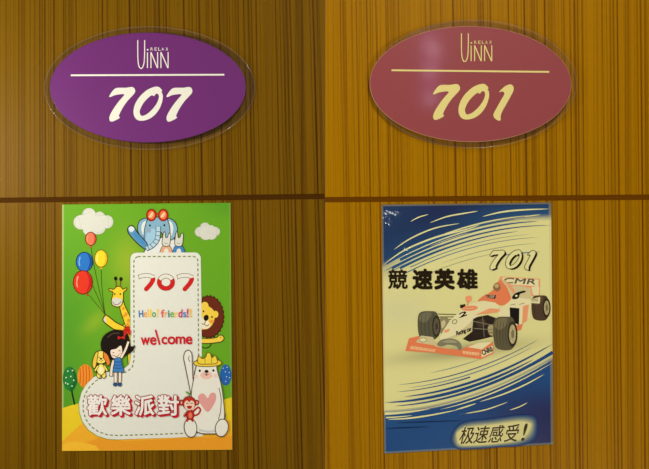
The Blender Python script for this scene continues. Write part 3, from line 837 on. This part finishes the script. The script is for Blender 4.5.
for a in [(398, 539, -26.5, .9, B4, lens), (408, 533, -22.5, .9, B3, lens), (397, 470, -19.5, 1.3, B4, tipL), (404, 552, -14, 2.4, B4, lens), (385, 533, -9.5, 3.0, B4, lens), (395, 552.5, -5.5, 3.4, B4, tipL), (430, 480, -34, .6, B3, lens)]: arcb(*a)
for a in [(386, 552.5, -11.6, .8, C1, lens), (410, 552.6, -7.5, .9, C1, lens), (384.5, 552.7, -2.6, 1.3, C1, tipR), (425, 552.7, 1.0, 1.2, C1, lens), (440, 553, 4.6, 1.3, C1, lens),
          (384.6, 430, 1.6, 2.6, C1, tipR), (386, 412, 5.5, 1.5, C1, tipR), (455, 476, 8.8, 1.5, C1, lens)]: arcb(*a)
for pts, w in ((zR((85, 361), (220, 318), (350, 262), (464, 200)), 1.5), (zR((0, 430), (120, 408), (252, 362)), 1.2), (zR((260, 410), (315, 392), (366, 366)), 1.1), (zQ((32, 317), (120, 312), (220, 298), (330, 276)), 1.6), (zQ((340, 294), (390, 290)), 1.2)):
    p.stroke(pts, w, C1, taper=lens)
for pts, w in ((zQ((22, 356), (110, 352), (210, 348)), 1.3), (zQ((70, 332), (200, 327), (350, 322)), 1.2)):
    p.stroke(pts, w, ink(16, 44, 84), taper=lens)
done(p, 'lower_streak_print', label='blue and cream speed streaks across the bottom')

# the racing car picture
za, zb, z6 = Z(400,270,4.9375), Z(470,240,4.26), Z(370,320,3.147)
CO = ink(236, 130, 82); CO2 = ink(242, 160, 110); CW = ink(236, 226, 172); CW2 = ink(214, 200, 146); TY = ink(84, 78, 58); TY2 = ink(52, 44, 32); DK = ink(46, 34, 26); GR = ink(134, 128, 100)
zV = Z(400, 270, 4.187)
def tint(c, k): return ink(*[min(int(v * k), 255) for v in c])
p = new()
# dark chassis and suspension arms
p.fill(zV((302, 200), (366, 188), (400, 200), (396, 276), (340, 290), (290, 300), (262, 288), (302, 256)), DK, False)
p.fill(zV((318, 214), (352, 206), (360, 232), (330, 240)), ink(70, 54, 40)); p.fill(zV((368, 236), (392, 230), (392, 272), (372, 268)), ink(178, 160, 110))
for a, b, w, m in (((305, 214), (395, 232), .7, GR), ((308, 244), (395, 250), .8, GR), ((345, 195), (352, 280), .6, GR), ((300, 268), (390, 262), .6, TY2)): p.stroke(zV(a, b), w, m, smooth=False)
for a, b in (((158, 184), (235, 186)), ((160, 196), (226, 196)), ((165, 212), (215, 206)), ((168, 262), (190, 240))): p.stroke(zV(a, b), .8, TY2, smooth=False)
p.fill(zV((164, 206), (190, 196), (206, 214), (190, 258), (168, 262)), ink(150, 138, 98)); p.fill(zV((172, 218), (186, 210), (190, 226), (176, 244)), ink(206, 194, 140))
p.fill(zV((250, 146), (274, 142), (270, 158), (252, 160)), DK, False)
car = done(p, 'racing_car_print', label='orange and cream single seat racing car picture')
def tyre(x0, y0, x1, y1, hx, hy, hrx, hry, col, hub, grooves):
    p = new()
    cx, cy, rx, ry = (x0 + x1) / 2, (y0 + y1) / 2, (x1 - x0) / 2, (y1 - y0) / 2
    out = [(cx - rx, cy - ry * .5), (cx - rx * .72, cy - ry * .93), (cx + rx * .1, cy - ry), (cx + rx * .72, cy - ry * .88), (cx + rx, cy - ry * .1), (cx + rx * .92, cy + ry * .55), (cx + rx * .5, cy + ry), (cx - rx * .6, cy + ry * .95), (cx - rx * .95, cy + ry * .5)]
    p.fill(zV(*out), ink(*col))
    p.fill(zV(*[(cx - rx * .9, cy - ry * .42), (cx - rx * .62, cy - ry * .84), (cx + rx * .2, cy - ry * .9), (cx + rx * .1, cy - ry * .5), (cx - rx * .4, cy - ry * .2)]), tint(col, 1.28))
    for k in range(grooves):
        x = cx - rx * .72 + rx * 1.05 * k / max(grooves - 1, 1)
        p.stroke(zV((x + rx * .14, cy - ry * .86), (x, cy), (x + rx * .12, cy + ry * .86)), .5, tint(col, .66), taper=lens)
    c = zV((hx, hy))[0]
    p.ell(c[0], c[1], hrx * 1.5 / 4.187, hry * 1.35 / 4.187, tint(col, .6)); p.ell(c[0], c[1], hrx / 4.187, hry / 4.187, ink(*hub)); p.ell(c[0] + .2, c[1], hrx * .5 / 4.187, hry * .45 / 4.187, tint(hub, .7))
    for k in range(6):
        a = k * math.pi / 3 + .3
        p.stroke([c, (c[0] + hrx * .9 * math.cos(a) / 4.187, c[1] + hry * .9 * math.sin(a) / 4.187)], .4, tint(hub, .6), smooth=False)
    done(p, 'car_wheel', car)
# rear wing
p = new()
p.fill(zV((410, 50), (419, 27), (586, 37), (584, 113), (547, 108), (541, 84), (478, 72)), CO2, False)
p.fill(zV((427, 31), (580, 40), (578, 68), (431, 58)), CW, False)
p.fill(zV((470, 62), (546, 74), (550, 122), (500, 120)), CW2, False)
p.fill(zV((549, 70), (582, 68), (580, 107), (556, 104)), CW, False)
p.text('CMR', (*zV((434, 35))[0], *zV((568, 57))[0]), ink(98, 88, 66), .045, rot=2.5, shear=.3)
done(p, 'rear_wing', car, 'rear wing lettered CMR')
tyre(550, 106, 625, 210, 613, 158, 11, 30, (80, 62, 42), (188, 172, 122), 2)
tyre(74, 172, 166, 291, 152, 236, 12, 34, (92, 88, 66), (104, 92, 68), 4)
# bodywork
p = new()
p.fill(zV((452, 108), (500, 116), (548, 122), (586, 112), (584, 140), (549, 138), (541, 200), (516, 216), (503, 242), (484, 236), (480, 206), (414, 196), (408, 164), (440, 146)), CW, False)
p.fill(zV((514, 150), (539, 144), (531, 212), (510, 226)), CO2, False)
p.fill(zV((484, 232), (514, 224), (506, 250), (486, 256)), CO, False)
p.fill(zV((458, 156), (499, 160), (497, 230), (480, 222), (460, 202)), ink(26, 20, 16), False)
p.fill(zV((545, 120), (580, 116), (578, 134), (550, 134)), CW2, False); p.stroke(zV((548, 122), (576, 126)), .6, GR, smooth=False)
p.fill(zV((324, 130), (346, 110), (376, 94), (394, 76), (406, 52), (428, 42), (446, 60), (466, 90), (466, 118), (446, 140), (424, 148), (394, 140), (350, 128)), CO)
p.fill(zV((424, 42), (444, 46), (478, 80), (486, 104), (470, 126), (460, 104), (446, 72)), CW2)
p.fill(zV((440, 48), (452, 54), (478, 84), (474, 98), (456, 72)), CO2)
p.fill(zV((468, 118), (474, 104), (488, 94), (520, 86), (523, 93), (502, 100), (496, 116), (482, 122)), ink(34, 26, 20)); p.ell(*zV((486, 108))[0], 1.3, 1.0, CW, -20)
p.stroke(zV((498, 144), (520, 138)), .6, GR, smooth=False); p.stroke(zV((462, 146), (484, 142)), .6, GR, smooth=False)
p.fill(zV((384, 150), (412, 142), (418, 174), (392, 168)), CO2, False)
done(p, 'bodywork', car, 'cream side pod with orange engine cover')
p = new()
p.fill(zV((388, 74), (400, 54), (414, 58), (420, 78), (404, 90)), ink(150, 112, 72)); p.ell(*zV((404, 66))[0], 2.0, 2.0, ink(206, 176, 118))
p.fill(zV((358, 104), (402, 104), (398, 120), (366, 118)), ink(44, 38, 54), False)
p.text('UBF', (*zV((366, 105))[0], *zV((396, 117))[0]), ink(206, 170, 130), .02)
done(p, 'cockpit', car)
p = new()
p.fill(zV((274, 112), (296, 108), (300, 124), (288, 136), (276, 130)), CO2); p.bar(zV((284, 132), (282, 148)), .9, CO, False)
done(p, 'wing_mirror', car)
p = new()
p.fill(zV((166, 284), (180, 254), (206, 214), (240, 180), (274, 154), (304, 138), (350, 128), (398, 136), (417, 152), (411, 168), (344, 186), (306, 204), (301, 254), (246, 276), (192, 297), (170, 294)), CW, False)
p.fill(zV((192, 297), (246, 276), (301, 254), (306, 204), (286, 226), (236, 268), (186, 290)), CW2, False)
p.ell(*zV((292, 160))[0], 8.2, 2.7, CO2, -6); p.ell(*zV((294, 160))[0], 5.6, 1.6, CO, -6); p.stroke(zV((276, 162), (310, 158)), .5, CW, smooth=False)
p.fill(zV((312, 188), (376, 160), (414, 164), (410, 176), (350, 184)), CO2, False)
p.ell(*zV((228, 216))[0], 2.8, 2.4, ink(150, 150, 100), -35); p.ell(*zV((228, 216))[0], 1.8, 1.4, CW, -35)
p.fill(zV((184, 254), (204, 246), (206, 254), (190, 262)), CO2)
p.text('2', (*zV((246, 176))[0], *zV((280, 194))[0]), DK, .06, rot=-20, shear=.3)
p.text('Racing car', (*zV((234, 246))[0], *zV((300, 268))[0]), DK, .04, rot=-18, shear=.2)
done(p, 'nose_cone', car, 'cream nose lettered Racing car')
# front wing
p = new()
p.fill(zV((22, 338), (37, 286), (78, 276), (150, 320), (200, 330), (252, 334), (300, 312), (388, 300), (391, 348), (338, 373), (250, 360), (140, 346)), CO, False)
p.fill(zV((66, 302), (88, 274), (136, 280), (152, 306), (140, 314)), CW2, False)
p.fill(zV((46, 317), (150, 333), (144, 342), (40, 330)), ink(240, 188, 130), False)
p.fill(zV((282, 322), (328, 304), (386, 300), (342, 332)), CW, False)
p.fill(zV((260, 338), (332, 346), (328, 358), (264, 350)), ink(242, 194, 138), False)
p.fill(zV((339, 336), (387, 314), (388, 346), (340, 367)), CW, False); p.stroke(zV((339, 336), (387, 314), (388, 346), (340, 367)), .8, CO, closed=True, smooth=False)
for k in range(5):
    p.stroke(zV((56 + k * 18, 322 + k * 2.6), (66 + k * 18, 330 + k * 1.8)), .5, CO, smooth=False); p.stroke(zV((272 + k * 12, 342 + k * 1.2), (276 + k * 12, 351 + k)), .5, CO, smooth=False)
p.oval(*zV((96, 292))[0], 3.6, 2, CW, GR, .6)
p.fill(zV((154, 312), (172, 292), (214, 286), (246, 298), (258, 322), (248, 336), (234, 318), (200, 312), (174, 320)), GR); p.fill(zV((176, 300), (212, 292), (240, 302), (206, 304)), ink(168, 160, 122))
p.text('CNR0', (*zV((341, 328))[0], *zV((386, 348))[0]), DK, .05, rot=-24)
done(p, 'front_wing', car, 'orange front wing with cream end plate')
tyre(390, 195, 486, 333, 470, 268, 14, 40, (96, 88, 62), (196, 180, 128), 5)

# lettering
p = new()
BK2 = ink(38, 26, 10)
zT = Z(380, 255, 6.18)
for ch, a, b, off in (('競', 52, 168, .022), ('速', 205, 320, .045), ('英', 340, 457, .05), ('雄', 478, 598, .042)):
    p.text(ch, (*zT((a, 90))[0], *zT((b, 208))[0]), BK2, off)
done(p, 'title_lettering', label='four bold black Chinese characters across the middle')
def num(pts, hole, org, sc, ox):
    for dx, dy in ((.7, .5), (1.3, .9), (1.9, 1.2)):
        glyph(p, pts, BK2, hole, scale=sc, org=(org[0] + dx, org[1] + dy), ox=ox)
    q = [(org[0] + ox + x / sc, org[1] + y / sc) for x, y in pts]
    p.stroke(q, 1.1, BK2, closed=True)
    if hole: p.stroke([(org[0] + ox + x / sc, org[1] + y / sc) for x, y in hole], 1.0, BK2, closed=True)
    glyph(p, pts, ink(234, 226, 160), hole, scale=sc, org=org, ox=ox)
p = new()
num(G7, None, (483.6, 246.4), 11.6, .9)
num(G0o, G0i, (483.6, 246.4), 11.9, 3.6)
num([(x - 425 + 368, y - 8) for x, y in G1], None, (483.6, 246.4), 12.2, 9.2)
done(p, 'number_print', label='cream italic number 701 with black shadow')
p = new()
zS = Z(440, 415, 6.49)
glow = lambda g: catmull(zS((95 - g, 150), (112, 95 - g), (180, 62 - g), (330, 46 - g), (500, 24 - g), (580 + g, 30 - g), (605 + g, 62), (585 + g, 130 + g), (520, 172 + g), (400, 190 + g * .6), (220, 204 + g * .6), (120 - g * .5, 200 + g * .6)), True, 5)
base = (32, 62, 114); hi = (222, 212, 140)
for k in range(16):
    t = k / 15
    p.fill(glow(26 - 44 * t), ink(*[int(b + (h - b) * (t ** 1.1)) for b, h in zip(base, hi)]), False)
for ch, a, b in (('极', 130, 222), ('速', 226, 312), ('感', 322, 408), ('受', 425, 508), ('!', 536, 556)):
    yo = -(a - 130) * .05
    box = (*zS((a, 74 + yo))[0], *zS((b, 184 + yo))[0])
    p.text(ch, box, ink(240, 232, 170), .02, rot=-3, shear=.3, move=(-.35, -.4))
    p.text(ch, box, ink(70, 54, 24), .012, rot=-3, shear=.3)
done(p, 'slogan_lettering', label='dark italic Chinese slogan on a pale glowing patch')

# ------------------------------------------------------------------ light, world, camera
def area(name, loc, target, size, energy, col, shape='DISK'):
    l = bpy.data.lights.new(name, 'AREA'); l.shape = shape; l.size = size; l.energy = energy; l.color = col
    o = bpy.data.objects.new(name, l); COL.objects.link(o); o.location = loc
    o.rotation_euler = (Vector(target) - Vector(loc)).to_track_quat('-Z', 'Y').to_euler()
    return o
area('corridor_lamp_left', (-.74, -.48, 1.66), (-.45, 0, 1.5), .14, 3.9, (1, .98, .93))
area('ceiling_lamp_right', (0.35, -1.25, 2.45), (.25, 0, 1.45), .20, 10.8, (1, .97, .90))
area('low_fill_right', (0.75, -1.6, .30), (.45, 0, 1.45), .30, 14.5, (1, .97, .90))  # unseen fill added from below to even out the wall's brightness
def pendant():
    root = empty('glare_pendant', (.475, -2.6, 2.07))  # unseen emitter, added so the sign face mirrors a violet glare
    tag(root, 'unseen violet pendant lamp with small round bulbs hanging from the corridor ceiling', 'lamp')
    def em(name, c, k):
        m = principled(name, c, .3); p = m.node_tree.nodes['Principled BSDF']
        p.inputs['Emission Color'].default_value = c; p.inputs['Emission Strength'].default_value = k
        return m
    def lathe(name, prof, m, loc):
        bm = bmesh.new(); R_ = []
        for r, z in prof: R_.append([bm.verts.new((r * math.cos(2 * math.pi * k / 24), r * math.sin(2 * math.pi * k / 24), z)) for k in range(24)])
        for a, b in zip(R_[:-1], R_[1:]):
            for k in range(24): bm.faces.new((a[k], a[(k + 1) % 24], b[(k + 1) % 24], b[k])).smooth = True
        bm.faces.new(R_[0][::-1]); bm.faces.new(R_[-1])
        me = bpy.data.meshes.new(name); bm.to_mesh(me); bm.free(); me.materials.append(m)
        return link(name, me, root, loc)
    lathe('glare_tube', [(.040, 0), (.046, .01), (.046, .32), (.040, .33)], em('violet_glare', (.55, .28, .9, 1), 1.3), (0, 0, 0))
    lathe('cap', [(.05, .33), (.05, .345), (.02, .36)], principled('lamp_metal', rgb(120, 110, 100), .3), (0, 0, 0))
    lathe('cord', [(.004, .36), (.004, .43)], principled('lamp_cord', rgb(30, 30, 30), .5), (0, 0, 0))
    bm_ = em('bulb_glow', (1, .85, .95, 1), 4.5)
    for x, z, r in ((.012, .25, .024), (-.022, .27, .016), (-.012, .15, .022), (-.006, .03, .022), (.018, .20, .010)):
        lathe('bulb', [(r * .3, -r * .95), (r * .8, -r * .6), (r, 0), (r * .8, r * .6), (r * .3, r * .95)], bm_, (x, .048, z))
pendant()
w = bpy.data.worlds.new('corridor_air'); SC.world = w; w.use_nodes = True
bg = w.node_tree.nodes['Background']; bg.inputs[0].default_value = (1, .97, .92, 1); bg.inputs[1].default_value = .16
cam = bpy.data.cameras.new('camera'); cam.sensor_width = 36; cam.lens = 36 * 1.3 / (649 * S)
co = bpy.data.objects.new('camera', cam); COL.objects.link(co)
co.location = (0, -1.3, EYE); co.rotation_euler = (math.pi / 2, 0, 0)
cam.clip_start = .01
SC.camera = co
vs = SC.view_settings
vs.view_transform = 'Standard'; vs.look = 'None'; vs.gamma = 1; vs.exposure = 0; vs.use_curve_mapping = False
